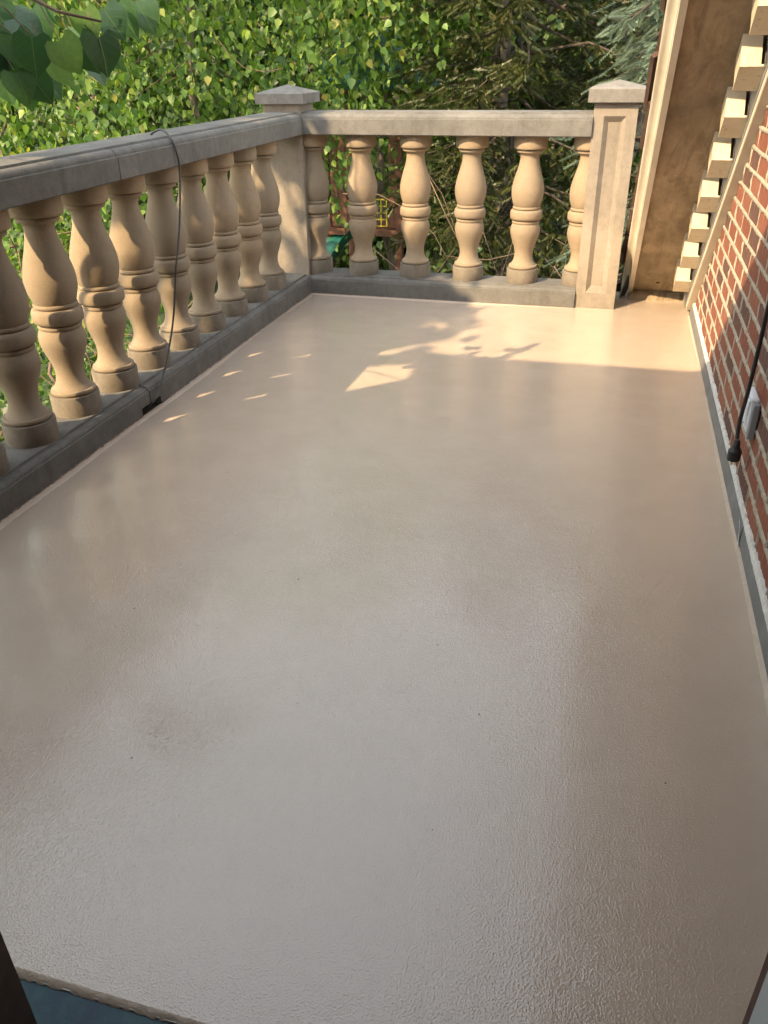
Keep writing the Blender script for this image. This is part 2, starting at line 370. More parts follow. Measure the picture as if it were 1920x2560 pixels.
# left curb: two stones; a scupper slot is cut where they meet
rel(MB().prism(prof_c, -.6, 2.63, LX).make('curb_stone', M['rail']), lb)
prof_s = [(d, max(z, .036)) for d, z in prof_c]
rel(MB().prism(prof_s, 2.6302, JC - .003, LX).make('curb_stone', M['rail']), lb)
rel(MB().prism(prof_s, JC + .003, 2.7778, LX).make('curb_stone', M['rail']), lb)
rel(MB().prism(prof_c, 2.778, 4.600, LX).make('curb_stone', M['rail']), lb)
rel(MB().box(XL - .23, XL - .01, 2.60, 2.80, -.02, .0005).make('scupper_floor', M['hole']), lb)
rel(MB().prism(prof_r, -1.7585, -.206, FX).make('top_rail', M['rail']), fb)
rel(MB().prism(prof_c, -1.7585, -.207, FX).make('curb_stone', M['rail']), fb)
bx, by = XL - W_ / 2, FY + W_ / 2
for k in range(-4, 9):
    r = place_baluster(None, bx + random.uniform(-.002, .002), 2.142 + .2664 * k, random.uniform(0, 6)); rel(r, lb)
for x in (-1.738, -1.452, -1.139, -.827, -.516, -.207):
    r = place_baluster(None, x, by, random.uniform(0, 6)); rel(r, fb)

# ------------------------------------------------------------------ piers
def pier(x0, x1, y0, y1, ztop, zcap, zapex, label, panel=True, z0=0.0):
    root = tag(empty('stone_pier', ((x0 + x1) / 2, (y0 + y1) / 2, z0)), label, 'pier', 'stone piers')
    b = MB()
    if panel:
        w0, w1 = .052, .076; d = .022
        def face(o, u, n):      # front faces with a sunk panel; o origin, u along, n inward
            L = x1 - x0
            P = lambda a, z, dd: (o[0] + u[0] * a + n[0] * dd, o[1] + u[1] * a + n[1] * dd, z)
            zs = (.088, ztop - .062); zi = (.124, ztop - .090)
            o_ = [P(0, z0, 0), P(L, z0, 0), P(L, ztop, 0), P(0, ztop, 0)]
            e = [P(w0, zs[0], 0), P(L - w0, zs[0], 0), P(L - w0, zs[1], 0), P(w0, zs[1], 0)]
            i = [P(w1, zi[0], d), P(L - w1, zi[0], d), P(L - w1, zi[1], d), P(w1, zi[1], d)]
            b.add(o_ + e + i, [(0, 1, 5, 4), (1, 2, 6, 5), (2, 3, 7, 6), (3, 0, 4, 7), (4, 5, 9, 8), (5, 6, 10, 9), (6, 7, 11, 10), (7, 4, 8, 11), (8, 9, 10, 11)])
        face((x0, y0), (1, 0), (0, 1)); face((x1, y0), (0, 1), (-1, 0)); face((x1, y1), (-1, 0), (0, -1)); face((x0, y1), (0, -1), (1, 0))
    else:
        b.box(x0, x1, y0, y1, z0, ztop, .003)
    rel(b.make('shaft', M['pier']), root)
    ov = .031; c = MB(); X0, X1, Y0, Y1 = x0 - ov, x1 + ov, y0 - ov, y1 + ov; e = .004
    r0 = [(X0, Y0, ztop + .0005), (X1, Y0, ztop + .0005), (X1, Y1, ztop + .0005), (X0, Y1, ztop + .0005)]
    r1 = [(x, y, zcap - e) for x, y, _ in r0]
    r2 = [(X0 + e, Y0 + e, zcap), (X1 - e, Y0 + e, zcap), (X1 - e, Y1 - e, zcap), (X0 + e, Y1 - e, zcap)]
    ap = [((X0 + X1) / 2, (Y0 + Y1) / 2, zapex)]
    c.add(r0 + r1 + r2 + ap, [(3, 2, 1, 0)] + [(i, (i + 1) % 4, 4 + (i + 1) % 4, 4 + i) for i in range(4)] + [(4 + i, 4 + (i + 1) % 4, 8 + (i + 1) % 4, 8 + i) for i in range(4)] + [(8 + i, 8 + (i + 1) % 4, 12) for i in range(4)])
    rel(c.make('cap', M['cap']), root); return root
pier(-1.973, -1.759, 4.6005, 4.8145, 1.016, 1.068, 1.106, 'stone corner pier where the two balustrades meet', False, -.3)
pier(-.2055, .0065, 4.600, 4.812, 1.022, 1.084, 1.118, 'stone pier with a sunk panel beside the cream roof trim', True)

# ------------------------------------------------------------------ brick wall on the right
TH = math.radians(39.8); ST, CTH = math.sin(TH), math.cos(TH)
CBED = 2.97
PITCH, BH, BL, JT = .0716, .0606, .215, .0105
bw = tag(empty('brick_wall', (wx(2.5), 2.5, 0)), 'red brick wall with rough cream mortar on the right, under the sloping trim', 'wall')
def WP(o, y, z): return (wx(y) - o, y, z)
def brick_mesh(L, seed):
    r = random.Random(seed); b = MB().box(-L / 2, L / 2, -.05, .0, -BH / 2, BH / 2, .004)
    v = [(x + (r.uniform(-.0012, .0012)), y + r.uniform(-.0015, .0015), z + r.uniform(-.0012, .0012)) for x, y, z in b.v]
    me = bpy.data.meshes.new('brick'); me.from_pydata(v, [], b.f); me.update(); me.materials.append(M['brick']); return me
bmeshes = [brick_mesh(BL, i) for i in range(6)]; hmeshes = [brick_mesh(BL / 2 - JT / 2, 20 + i) for i in range(3)]
ang = math.atan2(1, -0.0121)
rest = MB(); joints = MB()
z_first = .075
nrow = 64; count = 0
def ymax_at(z): return (CBED - CTH * z) / ST
def strip(p0, p1, wdt, seed):       # an uneven proud bead of mortar between two (y,z) points
    r = random.Random(seed); L = math.dist(p0, p1); n = max(2, int(L / .012)); V = []; ax = ((p1[0] - p0[0]) / L, (p1[1] - p0[1]) / L); nx = (-ax[1], ax[0])
    a = b_ = 0
    for i in range(n + 1):
        t = i / n; y = p0[0] + (p1[0] - p0[0]) * t; z = p0[1] + (p1[1] - p0[1]) * t
        a = .6 * a + r.uniform(-.0022, .0022); b_ = .6 * b_ + r.uniform(-.0022, .0022); h = .0025 + r.uniform(-.0015, .0025)
        if r.random() < .05: a += r.uniform(-.004, .006)
        lo, hi = -wdt / 2 + a, wdt / 2 + b_
        V += [WP(-.004, y + nx[0] * (lo - .0015), z + nx[1] * (lo - .0015)), WP(h, y + nx[0] * lo * .75, z + nx[1] * lo * .75), WP(h, y + nx[0] * hi * .75, z + nx[1] * hi * .75), WP(-.004, y + nx[0] * (hi + .0015), z + nx[1] * (hi + .0015))]
    joints.add(V, [(i * 4 + k, i * 4 + k + 1, (i + 1) * 4 + k + 1, (i + 1) * 4 + k) for i in range(n) for k in range(3)])
for row in range(nrow):
    z = z_first + PITCH * row + BH / 2; ytop = ymax_at(z + BH / 2) + .03
    if ytop < .7: break
    y = .58 + (0 if row % 2 else -(BL + JT) / 2) + random.uniform(-.012, .012)
    while y < ytop:
        c = y + BL / 2 + JT / 2
        visible = (z < 1.25 and c > 1.6)
        y0, y1 = max(y + JT / 2, .575), min(y + JT / 2 + BL, max(ytop, y + .04))
        full = (y1 - y0) > BL - 1e-6
        if y1 - y0 > .02:
            if visible:
                if full: me = random.choice(bmeshes)
                else: me = brick_mesh(y1 - y0, row)
                o = bpy.data.objects.new('brick', me); col.objects.link(o); o.parent = bw
                cy = (y0 + y1) / 2; p = WP(random.uniform(-.0015, .0015), cy, z)
                o.matrix_basis = Matrix.Translation(Vector(p)) @ Matrix.Rotation(ang, 4, 'Z')
                o.matrix_parent_inverse = Matrix.Translation(-bw.location)
                count += 1
            else:
                rest.box(-.05, 0, y0, y1, z - BH / 2, z + BH / 2, 0, lambda a, b, c_: WP(a, b, c_))
        if z < 1.4 and 1.4 < y < ytop: strip((y, z - BH / 2 - JT / 2), (y, z + BH / 2 + JT / 2), .008, row * 100 + int(y * 37))
        y += BL + JT
    if z < 1.4:
        yb = min(ymax_at(z + BH / 2 + JT / 2) + .02, 4.75)
        if yb > 1.5: strip((1.4, z + BH / 2 + JT / 2 - .0005), (yb, z + BH / 2 + JT / 2 - .0005), .0125, row)
print('bricks', count)
if rest.v: stuff(rel(rest.make('brick_courses', M['brick']), bw))
stuff(rel(joints.make('mortar_beads', M['mortar'], smooth=True), bw))
core = MB().prism([(.575, -.3), (4.95, -.3), (4.65, 0), (.70, 3.28), (.575, 3.28)], .006, .20, lambda p, q, t: (wx(p) + t, p, q))
rel(core.make('mortar_core', M['mortar']), bw)

fs = tag(empty('wall_flashing', (wx(2.5), 2.5, 0)), 'grey metal flashing with ragged white sealant along the foot of the brick wall', 'flashing')
def band(name, o0, z0, o1, z1, th, material, seed, jag, y0=.6, y1=4.6, n=160, thk=.004):
    r = random.Random(seed); V = []
    for i in range(n + 1):
        y = y0 + (y1 - y0) * i / n; a = r.uniform(-1, 1) * jag; b = r.uniform(-1, 1) * jag * .35
        V += [WP(o0, y, z0 + b), WP(o1, y, z1 + a), WP(o1 - thk, y, z1 + a + .001), WP(o0 - thk, y, z0 + b - .003)]
    F = [(i * 4 + k, i * 4 + (k + 1) % 4, (i + 1) * 4 + (k + 1) % 4, (i + 1) * 4 + k) for i in range(n) for k in range(4)]
    return rel(MB().add(V, F).make(name, material), fs)
band('flashing_strip', .016, .000, .012, .060, .004, M['flash'], 1, .0006, .6, 2.215)
band('flashing_strip', .0185, .000, .0145, .062, .004, M['flash'], 2, .0006, 2.18, 4.56)
band('sealant_bead', .011, .058, .007, .080, .004, M['seal'], 3, .0045, n=420, thk=.012)
rel(MB().add([WP(.020, 2.165, .002), WP(.019, 2.16, .012), WP(.0165, 2.235, .062), WP(.0165, 2.222, .061), WP(.020, 2.15, .002)], [(0, 1, 2, 3), (0, 3, 4)]).make('sealant_smear', M['seal']), fs)

# ------------------------------------------------------------------ sloping roof edge: soffit, mouldings, dentils
CS = 3.17
def RK(o, u, C):
    y = CTH * u + ST * C; z = -ST * u + CTH * C
    return (wx(y) - o, y, z)
U0, U1 = -2.2, 3.86
def uend(C): return (CTH * C - .012) / ST          # where the plane C meets the floor
rk = tag(empty('sloping_cornice', RK(.15, 3.3, CS)), 'cream cornice sloping down to the floor, with a stained brown underside and blocks', 'cornice')
def rprism(name, prof, material, u0=U0, u1=None, smooth=False):
    n = len(prof); b = MB()
    V = [RK(o, u0, C) for o, C in prof] + [RK(o, (uend(C) if u1 is None else u1), C) for o, C in prof]
    b.add(V, [(i, (i + 1) % n, n + (i + 1) % n, n + i) for i in range(n)] + [tuple(range(n))[::-1], tuple(range(n, 2 * n))])
    return rel(b.make(name, material), rk)
rprism('soffit', [(-.02, CS), (.3125, CS), (.3125, CS + .03), (-.02, CS + .03)], M['soffit'])
rprism('fascia_board', [(.313, CS - .022), (.338, CS - .022), (.338, CS + .018), (.313, CS + .018)], M['creamclean'])
cv = [(.313, CS + .0185), (.340, CS + .0185)] + [(.340 + .030 * (1 - math.cos(a)), CS + .020 + .034 * math.sin(a)) for a in np.linspace(.2, PI / 2, 6)] + [(.373, CS + .056), (.376, CS + .060), (.376, CS + .072), (.313, CS + .072)]
autosmooth(rprism('crown_moulding', cv, M['creamclean']), 30)
rprism('frieze_board', [(-.01, 2.985), (.022, 2.985), (.022, CS - .001), (-.01, CS - .001)], M['frieze'])
rprism('back_batten', [(.0222, 3.02), (.034, 3.02), (.034, CS - .002), (.0222, CS - .002)], M['frieze'])
rprism('bed_moulding', [(-.004, CBED), (.033, CBED), (.036, CBED + .003), (.036, CBED + .026), (.030, CBED + .032), (-.004, CBED + .032)], M['creamclean'], u1=uend(CBED) - .02)
CD = 3.042; DL = .118
def dentil(u):
    root = empty('dentil', RK(.08, u, CD)); 
    b = MB()
    cor = [(o, uu, C) for o in (.049, .1145) for uu in (u + .001, u + DL - .001) for C in (CD + .008, CS - .0005)]
    b.add([RK(*c) for c in cor], [(0, 1, 3, 2), (4, 6, 7, 5), (0, 4, 5, 1), (2, 3, 7, 6), (0, 2, 6, 4), (1, 5, 7, 3)])
    bl = b.make('block', M['cream']); bl.parent = root; bl.matrix_parent_inverse = Matrix.Translation(-root.location)
    b = MB(); cor = [(o, uu, C) for o in (.0345, .1165) for uu in (u - .001, u + DL + .001) for C in (CD, CD + .0078)]
    b.add([RK(*c) for c in cor], [(0, 1, 3, 2), (4, 6, 7, 5), (0, 4, 5, 1), (2, 3, 7, 6), (0, 2, 6, 4), (1, 5, 7, 3)])
    pl = b.make('bottom_plate', M['cream']); pl.parent = root; pl.matrix_parent_inverse = Matrix.Translation(-root.location)
    root.parent = rk; root.matrix_parent_inverse = Matrix.Translation(-rk.location)
    for du in (.028, .058):
        h = MB(); ce = Vector(RK(.055 - (du - .028) * .1, u + du, CD - .0007)); ax = (Vector(RK(.055, u + .1, CD)) - Vector(RK(.055, u, CD))).normalized()
        h.add([tuple(ce + Vector((math.cos(a), 0, 0)) * .0042 + ax * math.sin(a) * .0036) for a in np.linspace(0, 2 * PI, 9)[:-1]], [tuple(range(8))])
        n = h.make('nail_hole', M['hole']); n.parent = pl; n.matrix_parent_inverse = Matrix.Translation(-root.location)
for k in range(-7, 6): dentil(2.050 + .2595 * k)
# caulked foot of the soffit, knot hole
r = random.Random(5); V = []
for i in range(41):
    t = i / 40; x = .085 + (.41 - .085) * t; j = r.uniform(-.004, .004)
    V += [(x, 4.905 + j, .046 + r.uniform(-.003, .003)), (x, 4.865 + j * .6, .030 + r.uniform(-.004, .004)), (x, 4.845 + j, .001)]
foot = MB().add(V, [(i * 3 + k, i * 3 + k + 1, (i + 1) * 3 + k + 1, (i + 1) * 3 + k) for i in range(40) for k in range(2)])
rel(foot.make('caulked_foot', M['soffit'], smooth=True), rk)
kn = MB().add([tuple(Vector(RK(.185 + .012 * math.cos(a), uend(CS) - .155 + .011 * math.sin(a), CS - .0012))) for a in np.linspace(0, 2 * PI, 13)[:-1]], [tuple(range(12))])
rel(kn.make('knot', M['hole']), rk)

# clay tiles along the roof edge
tr = tag(empty('tiled_roof', RK(.3, 2.5, CS + .1)), 'brown clay tile roof edge behind the pier, above the cream cornice', 'roof')
rb = MB(); V = [RK(o, u, C) for o in (-3.5, .355) for u in (-2.3, 4.4) for C in (CS + .0735, CS + .0835)]
rb.add(V, [(0, 1, 3, 2), (4, 6, 7, 5), (0, 4, 5, 1), (2, 3, 7, 6), (0, 2, 6, 4), (1, 5, 7, 3)])
rel(rb.make('roof_deck', M['slate']), tr)
def tile_mesh():
    b = MB(); n = 7; V = []
    for t in (0, 1):
        for i in range(n):
            a = i / (n - 1) * PI; o = .092 * math.cos(a); h = .012 + .030 * math.sin(a)
            V.append((o, t * .34, h + (1 - t) * .030))
        for i in range(n):
            a = i / (n - 1) * PI; o = .078 * math.cos(a); h = .018 * math.sin(a)
            V.append((o, t * .34, h + (1 - t) * .030))
    k = 2 * n
    F = [(i, i + 1, k + i + 1, k + i) for i in range(n - 1)] + [(n + i, k + n + i, k + n + i + 1, n + i + 1) for i in range(n - 1)]
    F += [(i, n + i, n + i + 1, i + 1) for i in range(n - 1)] + [(k + i, k + i + 1, k + n + i + 1, k + n + i) for i in range(n - 1)] + [(0, k, k + n, n), (n - 1, 2 * n - 1, k + 2 * n - 1, k + n - 1)]
    b.add(V, F); o = b.make('roof_tile', M['tile'], smooth=True); autosmooth(o, 40); return o
tm = tile_mesh(); firstt = True
ex = Vector((1, 0, 0)); 
for cidx in range(6):
    for k in range(24):
        if firstt: o = tm; firstt = False
        else: o = tm.copy(); col.objects.link(o)
        u = 4.2 - .265 * k; off = .305 - .19 * cidx + random.uniform(-.008, .008)
        p = Vector(RK(off, u, CS + .084)); dn = (Vector(RK(off, u + 1, CS)) - Vector(RK(off, u, CS))).normalized(); nn = dn.cross(ex).normalized()
        if nn.z < 0: nn = -nn
        rot = Matrix((ex, -dn, nn)).transposed().to_4x4()
        o.parent = tr; o.matrix_parent_inverse = Matrix.Translation(-tr.location)
        o.matrix_basis = Matrix.Translation(p + nn * random.uniform(0, .006)) @ rot @ Matrix.Rotation(random.uniform(-.06, .06), 4, 'Z')

# bent piece of sheet metal in the gap between pier and cornice
ms = MB().add([(.030, 4.90, .0), (.062, 4.93, .0), (.092, 4.86, .135), (.062, 4.85, .14), (.020, 4.86, .0), (.030, 4.84, .012)], [(0, 1, 2, 3), (4, 0, 3, 5)])
tag(ms.make('metal_flap', M['metal']), 'bent scrap of dull sheet metal in the gap between pier and cornice', 'scrap')

# ------------------------------------------------------------------ wire, power cord, outlet cover
wp = spline([(-1.90, 3.22, ZT - .03), (-1.86, 3.20, ZT + .006), (-1.80, 3.17, ZT + .022), (-1.758, 3.155, ZT - .004), (-1.738, 3.152, .93), (-1.734, 3.155, .85), (-1.735, 3.10, .66), (-1.738, 3.03, .50), (-1.737, 2.95, .31), (-1.735, 2.85, .17), (-1.732, 2.76, .085), (-1.728, 2.69, .045), (-1.76, 2.69, .02)], 8)
tag(MB().tube(wp, .0042, 8).make('thin_wire', M['wire'], smooth=True), 'thin grey wire looped over the left rail and hanging down to the drain slot', 'wire')
pc = tag(empty('power_cord', (.40, 2.35, .2)), 'black power cord hanging down the brick wall with an unplugged plug', 'cord')
yo = 2.36; xo = .405
cp = spline([(xo + .005, yo - .055, 1.35), (xo, yo - .03, 1.0), (xo - .003, yo - .005, .70), (xo - .004, yo + .005, .52), (xo - .004, yo + .02, .40), (xo - .004, yo + .045, .315), (xo - .004, yo + .045, .262), (xo - .004, yo + .035, .24)], 10)
rel(MB().tube(cp, .0062, 10).make('cable', M['black'], smooth=True), pc)
pl = MB().lathe([(.0, .0), (.018, 0), (.0195, .004), (.0195, .030), (.015, .037), (.011, .043), (.0105, .045), (.0115, .048), (.0095, .050), (.0105, .054), (.0085, .056), (.0095, .060), (.007, .064), (0, .064)], 20, (xo - .004, yo + .022, .178)).make('plug_body', M['black'], smooth=True); rel(pl, pc); autosmooth(pl, 30)
for dx in (-.006, .006):
    rel(MB().box(xo - .004 + dx - .0009, xo - .004 + dx + .0009, yo + .019, yo + .025, .160, .180).make('prong', M['brass']), pc)
rel(MB().tube([(xo - .004, yo + .031, .181), (xo - .004, yo + .031, .158)], .0024, 8).make('prong', M['brass'], smooth=True), pc)
oc = tag(empty('outlet_cover', (wx(2.42), 2.42, .31)), 'white plastic outlet cover on the brick wall behind the cord', 'outlet cover')
rel(MB().box(.004, .026, 2.378, 2.492, .268, .372, .004, lambda a, b, c: WP(a, b, c)).make('cover_box', M['plastic']), oc)
rel(MB().box(.003, .024, 2.352, 2.3775, .258, .366, .003, lambda a, b, c: WP(a, b, c)).make('hinge_side', M['greyplastic']), oc)
rel(MB().box(.0262, .029, 2.39, 2.48, .285, .36, .002, lambda a, b, c: WP(a, b, c)).make('lid', M['plastic']), oc)

for yy, zz in ((2.435, .278), (2.435, .366)):
    rel(MB().tube([WP(.0255, yy, zz), WP(.0285, yy, zz)], .0032, 10).make('screw', M['metal']), oc)
# ------------------------------------------------------------------ lip of coating and rust line round the floor
def floor_bead(name, pts_fn, n, wdt, hgt, material, seed, jag=.5):
    r = random.Random(seed); V = []
    for i in range(n + 1):
        (x, y), (nx, ny) = pts_fn(i / n); a = wdt * (1 + jag * r.uniform(-1, 1)); h = hgt * (1 + jag * r.uniform(-1, 1))
        V += [(x - nx * .004, y - ny * .004, h), (x + nx * a * .4, y + ny * a * .4, h * .8), (x + nx * a, y + ny * a, -.002)]
    return MB().add(V, [(i * 3 + k, i * 3 + k + 1, (i + 1) * 3 + k + 1, (i + 1) * 3 + k) for i in range(n) for k in range(2)]).make(name, material, smooth=True)
sb = tag(empty('floor_caulk', (XL, 3, 0)), 'rusty ragged caulk line between the floor coating and the stone curbs', 'caulk')
rel(floor_bead('caulk_line', lambda t: ((XL, .7 + t * (2.63 - .7)), (1, 0)), 500, .009, .007, M['rust'], 1), sb)
rel(floor_bead('caulk_line', lambda t: ((XL, 2.778 + t * (FY - 2.778)), (1, 0)), 500, .009, .007, M['rust'], 2), sb)
rel(floor_bead('caulk_line', lambda t: ((XL + t * (-.2065 - XL), FY), (0, -1)), 420, .008, .006, M['rust'], 3), sb)
rel(floor_bead('coating_edge', lambda t: ((XL + .006, .7 + t * (FY - .7)), (1, 0)), 300, .020, .0045, M['floor'], 4, .12), sb)
rel(floor_bead('coating_edge', lambda t: ((XL + t * (.0 - XL), FY - .006), (0, -1)), 200, .020, .0045, M['floor'], 5, .12), sb)
rel(floor_bead('coating_edge', lambda t: ((wx(.6 + t * 3.95) - .018, .6 + t * 3.95), (-1, 0)), 300, .013, .011, M['floorlip'], 6, .05), sb)
rel(floor_bead('coating_edge', lambda t: ((-2.1 + t * 2.55, .571), (0, -1)), 420, .008, .003, M['floorlip'], 7, .22), sb)
db = MB(); r = random.Random(3)
for i in range(70):
    x = r.uniform(-1.6, .4); y = r.uniform(.7, 3.6); s = r.uniform(.0012, .0032); z = .004
    db.add([(x + s * r.uniform(-1, 1.), y + s * r.uniform(-1, 1), z + s * r.uniform(0, 1.4)) for _ in range(4)], [(0, 1, 2), (0, 1, 3), (1, 2, 3), (0, 2, 3)])
stuff(db.make('floor_grit', M['debris']), 'specks of dark grit stuck in the floor coating', 'grit')

# ------------------------------------------------------------------ house behind the doorway (it casts the big shadow)
hs_ = tag(empty('house', (-1, .4, 0)), 'house wall round the doorway in the foreground, its jambs at the bottom corners', 'house')
hb = MB(); hb.box(-2.46, -2.2, .30, .555, GZ, 2.34); hb.box(.452, 4.2, .30, .555, GZ, 2.34); hb.box(-2.1998, .4518, .30, .555, 2.12, 2.34); hb.box(-2.46, -2.2, -6, .2995, GZ, 2.34); hb.box(.6, .85, -6, .2995, GZ, 2.34); hb.box(-2.1995, .5995, -6, -5.8, GZ, 2.34)
rel(hb.make('wall', M['brick']), hs_)
rel(MB().box(-2.1995, .5995, -5.795, .47, -.4, -.055).make('room_floor', M['darkwood']), hs_)
rel(MB().box(-2.1992, .4515, .4705, .5003, -.2, -.020).make('sill_nosing', M['paleframe']), hs_)
rel(MB().box(-2.1992, .4515, .5005, .60, -.2, -.003).make('threshold', M['blue']), hs_)
rel(MB().box(-.735, -.683, .44, .5002, -.0195, 2.12).make('door_jamb', M['jamb']), hs_)
rel(MB().box(-.750, -.672, .40, .4398, -.0545, 2.12).make('door_stop', M['hole']), hs_)
rel(MB().box(.203, .243, .455, .5, -.0195, 2.12).make('door_jamb', M['paleframe']), hs_)
rel(MB().box(.2235, .262, .5002, .5648, -.0082, 2.12).make('brick_mould', M['darkwood']), hs_)
def b_glass(t):
    fr = N(t, 'ShaderNodeFresnel'); fr.inputs[0].default_value = 1.5
    tp = N(t, 'ShaderNodeBsdfTransparent'); tp.inputs[0].default_value = (.93, .96, .95, 1); gl = N(t, 'ShaderNodeBsdfGlossy'); gl.inputs['Roughness'].default_value = .02
    ms = N(t, 'ShaderNodeMixShader'); t.links.new(fr.outputs[0], ms.inputs[0]); t.links.new(tp.outputs[0], ms.inputs[1]); t.links.new(gl.outputs[0], ms.inputs[2]); return ms.outputs[0]
M['glass'] = mat('door_glass', b_glass)
rel(MB().box(-2.199, -.7505, .425, .431, -.0545, 2.119).make('side_pane', M['glass']), hs_)
rel(MB().box(.2625, .451, .50, .506, -.0082, 2.119).make('side_pane', M['glass']), hs_)
# roof slab: outline stepped at its left corner, ragged slate edge at the eave
ze = 2.351
outl = [(.62, 1.14), (-2.549, 1.14), (-2.537, .841), (-2.794, .589), (-4.9, -1.47), (-4.9, -7), (4.2, -7), (4.2, .3), (.62, .3)]
def rise(x, y): return 0 if y > .2 else (.2 - y) * .55
rf = MB(); n = len(outl)
rf.add([(x, y, ze - .05 + 0) for x, y in outl] + [(x, y, ze + .0) for x, y in outl], [(i, (i + 1) % n, n + (i + 1) % n, n + i) for i in range(n)] + [tuple(range(n))[::-1], tuple(range(n, 2 * n))])
rel(rf.make('roof', M['slate']), hs_)
r = random.Random(11); x = -2.54
while x < .5:
    wd = r.uniform(.26, .33); d = r.uniform(-.012, .035)
    rel(MB().box(x, min(x + wd - .004, .6), .3, 1.16 + d, ze + .0005, ze + .010, .003).make('eave_slate', M['slate']), hs_); x += wd
lower = MB().box(-1.95, .5, .57, 4.9, GZ, -.33).make('lower_storey', M['brick']); rel(lower, hs_)

# ------------------------------------------------------------------ foliage
def basis(n, d):       # orthonormal frames for arrays: d = tip direction, n = rough normal
    d = d / np.linalg.norm(d, axis=1, keepdims=True)
    n = n - d * np.sum(n * d, 1, keepdims=True); n /= np.linalg.norm(n, axis=1, keepdims=True) + 1e-9
    return np.cross(d, n), d, n
LEAF_B = np.array([(0, 0, 0), (.40, .20, .06), (.34, .48, .07), (0, 1, -.05), (-.34, .48, .07), (-.40, .20, .06)]); LEAF_BF = [(0, 1, 2, 3), (0, 3, 4, 5)]
LEAF_O = np.array([(0, 0, 0), (.30, .35, .06), (.24, .7, .05), (0, 1, -.04), (-.24, .7, .05), (-.30, .35, .06)])
def leaves(pos, size, d, nrm, shape=LEAF_B):
    x, y, z = basis(nrm, d); s = size[:, None, None]
    V = pos[:, None, :] + s * (shape[None, :, 0:1] * x[:, None, :] + shape[None, :, 1:2] * y[:, None, :] + shape[None, :, 2:3] * z[:, None, :])
    k = len(shape); F = (np.array(LEAF_BF)[None] + (np.arange(len(pos)) * k)[:, None, None]).reshape(-1, 4)
    return V.reshape(-1, 3), F
def unit(n): v = rng.normal(size=(n, 3)); return v / np.linalg.norm(v, axis=1, keepdims=True)
def limb(b, p0, p1, r0, r1, bend=.15, n=7, sides=6):
    p0 = np.array(p0, float); p1 = np.array(p1, float); L = np.linalg.norm(p1 - p0); o = rng.normal(size=3) * bend * L
    pts = [tuple(p0 + (p1 - p0) * t + o * math.sin(PI * t) + rng.normal(size=3) * .012 * L * (0 < t < 1)) for t in np.linspace(0, 1, n)]
    b.tube(pts, [r0 + (r1 - r0) * t for t in np.linspace(0, 1, n)], sides); return pts
def one_leaf_mesh(name, shape, faces, material):
    me = bpy.data.meshes.new(name); me.from_pydata([tuple(v) for v in shape], [], faces); me.update(); me.materials.append(material)
    me.polygons.foreach_set('use_smooth', [True] * len(me.polygons)); return me
def leaf_objects(me, pos, size, d, nrm, parent):
    x, y, z = basis(nrm, d)
    for i in range(len(pos)):
        o = bpy.data.objects.new('leaf', me); col.objects.link(o); o.parent = parent; o.matrix_parent_inverse = Matrix.Translation(-parent.location)
        s = float(size[i])
        o.matrix_basis = Matrix(((x[i, 0] * s, y[i, 0] * s, z[i, 0] * s, pos[i, 0]), (x[i, 1] * s, y[i, 1] * s, z[i, 1] * s, pos[i, 1]), (x[i, 2] * s, y[i, 2] * s, z[i, 2] * s, pos[i, 2]), (0, 0, 0, 1)))
CAMP = np.array((0, 0, H))
def droop_tree(base, top, center, rad, ncl, per, lsize, label, material, barkmat, name='birch_tree', droop=.42, spread=.24, shell=.45, near_objs=0, group='trees beyond the balustrades', shape=LEAF_B, hang=1.0, cat='tree', nlimb=14):
    root = tag(empty(name, base), label, cat, group)
    tb = MB(); base = np.array(base, float); top = np.array(top, float)
    tp = limb(tb, base, top, .055 * (np.linalg.norm(top - base) / 8) + .015, .012, .05, 10, 9)
    rel(tb.make('trunk', barkmat, smooth=True), root)
    u = unit(ncl); rr = rng.uniform(shell, 1, ncl) ** .6; cl = np.array(center) + u * rr[:, None] * np.array(rad)
    tpa = np.array(tp)
    for i in range(min(nlimb, ncl)):
        c = cl[i]; q = tpa[np.argmin(np.abs(tpa[:, 2] - (c[2] - .6)))]; bb = MB(); limb(bb, q, c, .026, .005, .12, 7, 5)
        rel(bb.make('limb', M['twig'], smooth=True), root)
    bb = MB()
    for i in range(nlimb, min(ncl, nlimb * 7)):
        c = cl[i]; limb(bb, c + rng.normal(size=3) * .5 + (0, 0, .2), c + rng.normal(size=3) * .15, .006, .0025, .1, 5, 4)
    stuff(rel(bb.make('twigs', M['twig'], smooth=True), root))
    n = ncl * per; ci = np.repeat(np.arange(ncl), per)
    off = rng.normal(size=(n, 3)) * np.array((spread, spread, droop)); off[:, 2] -= np.abs(rng.normal(size=n)) * droop * .5
    pos = cl[ci] + off
    size = lsize * rng.uniform(.5, 1.25, n)
    d = np.stack([rng.normal(size=n) * .55, rng.normal(size=n) * .55, -np.ones(n) * hang + rng.normal(size=n) * .35], 1)
    nrm = unit(n) + np.array((-.35, -.6, .45)); 
    if near_objs:
        dist = np.linalg.norm(pos - CAMP, axis=1); az = np.arctan2(pos[:, 0], pos[:, 1]); ok = (az > -.80) & (az < .2) & (pos[:, 2] < H + .12 * pos[:, 1]) & (pos[:, 2] > H - .5 * pos[:, 1])
        order = np.argsort(np.where(ok, dist, 1e9))[:near_objs]
        me = one_leaf_mesh('leaf', shape, LEAF_BF, material)
        leaf_objects(me, pos[order], size[order], d[order], nrm[order], root)
        keep = np.ones(n, bool); keep[order] = False; pos, size, d, nrm = pos[keep], size[keep], d[keep], nrm[keep]
    V, F = leaves(pos, size, d, nrm, shape); stuff(rel(big('foliage', V, F, material), root))
    return root
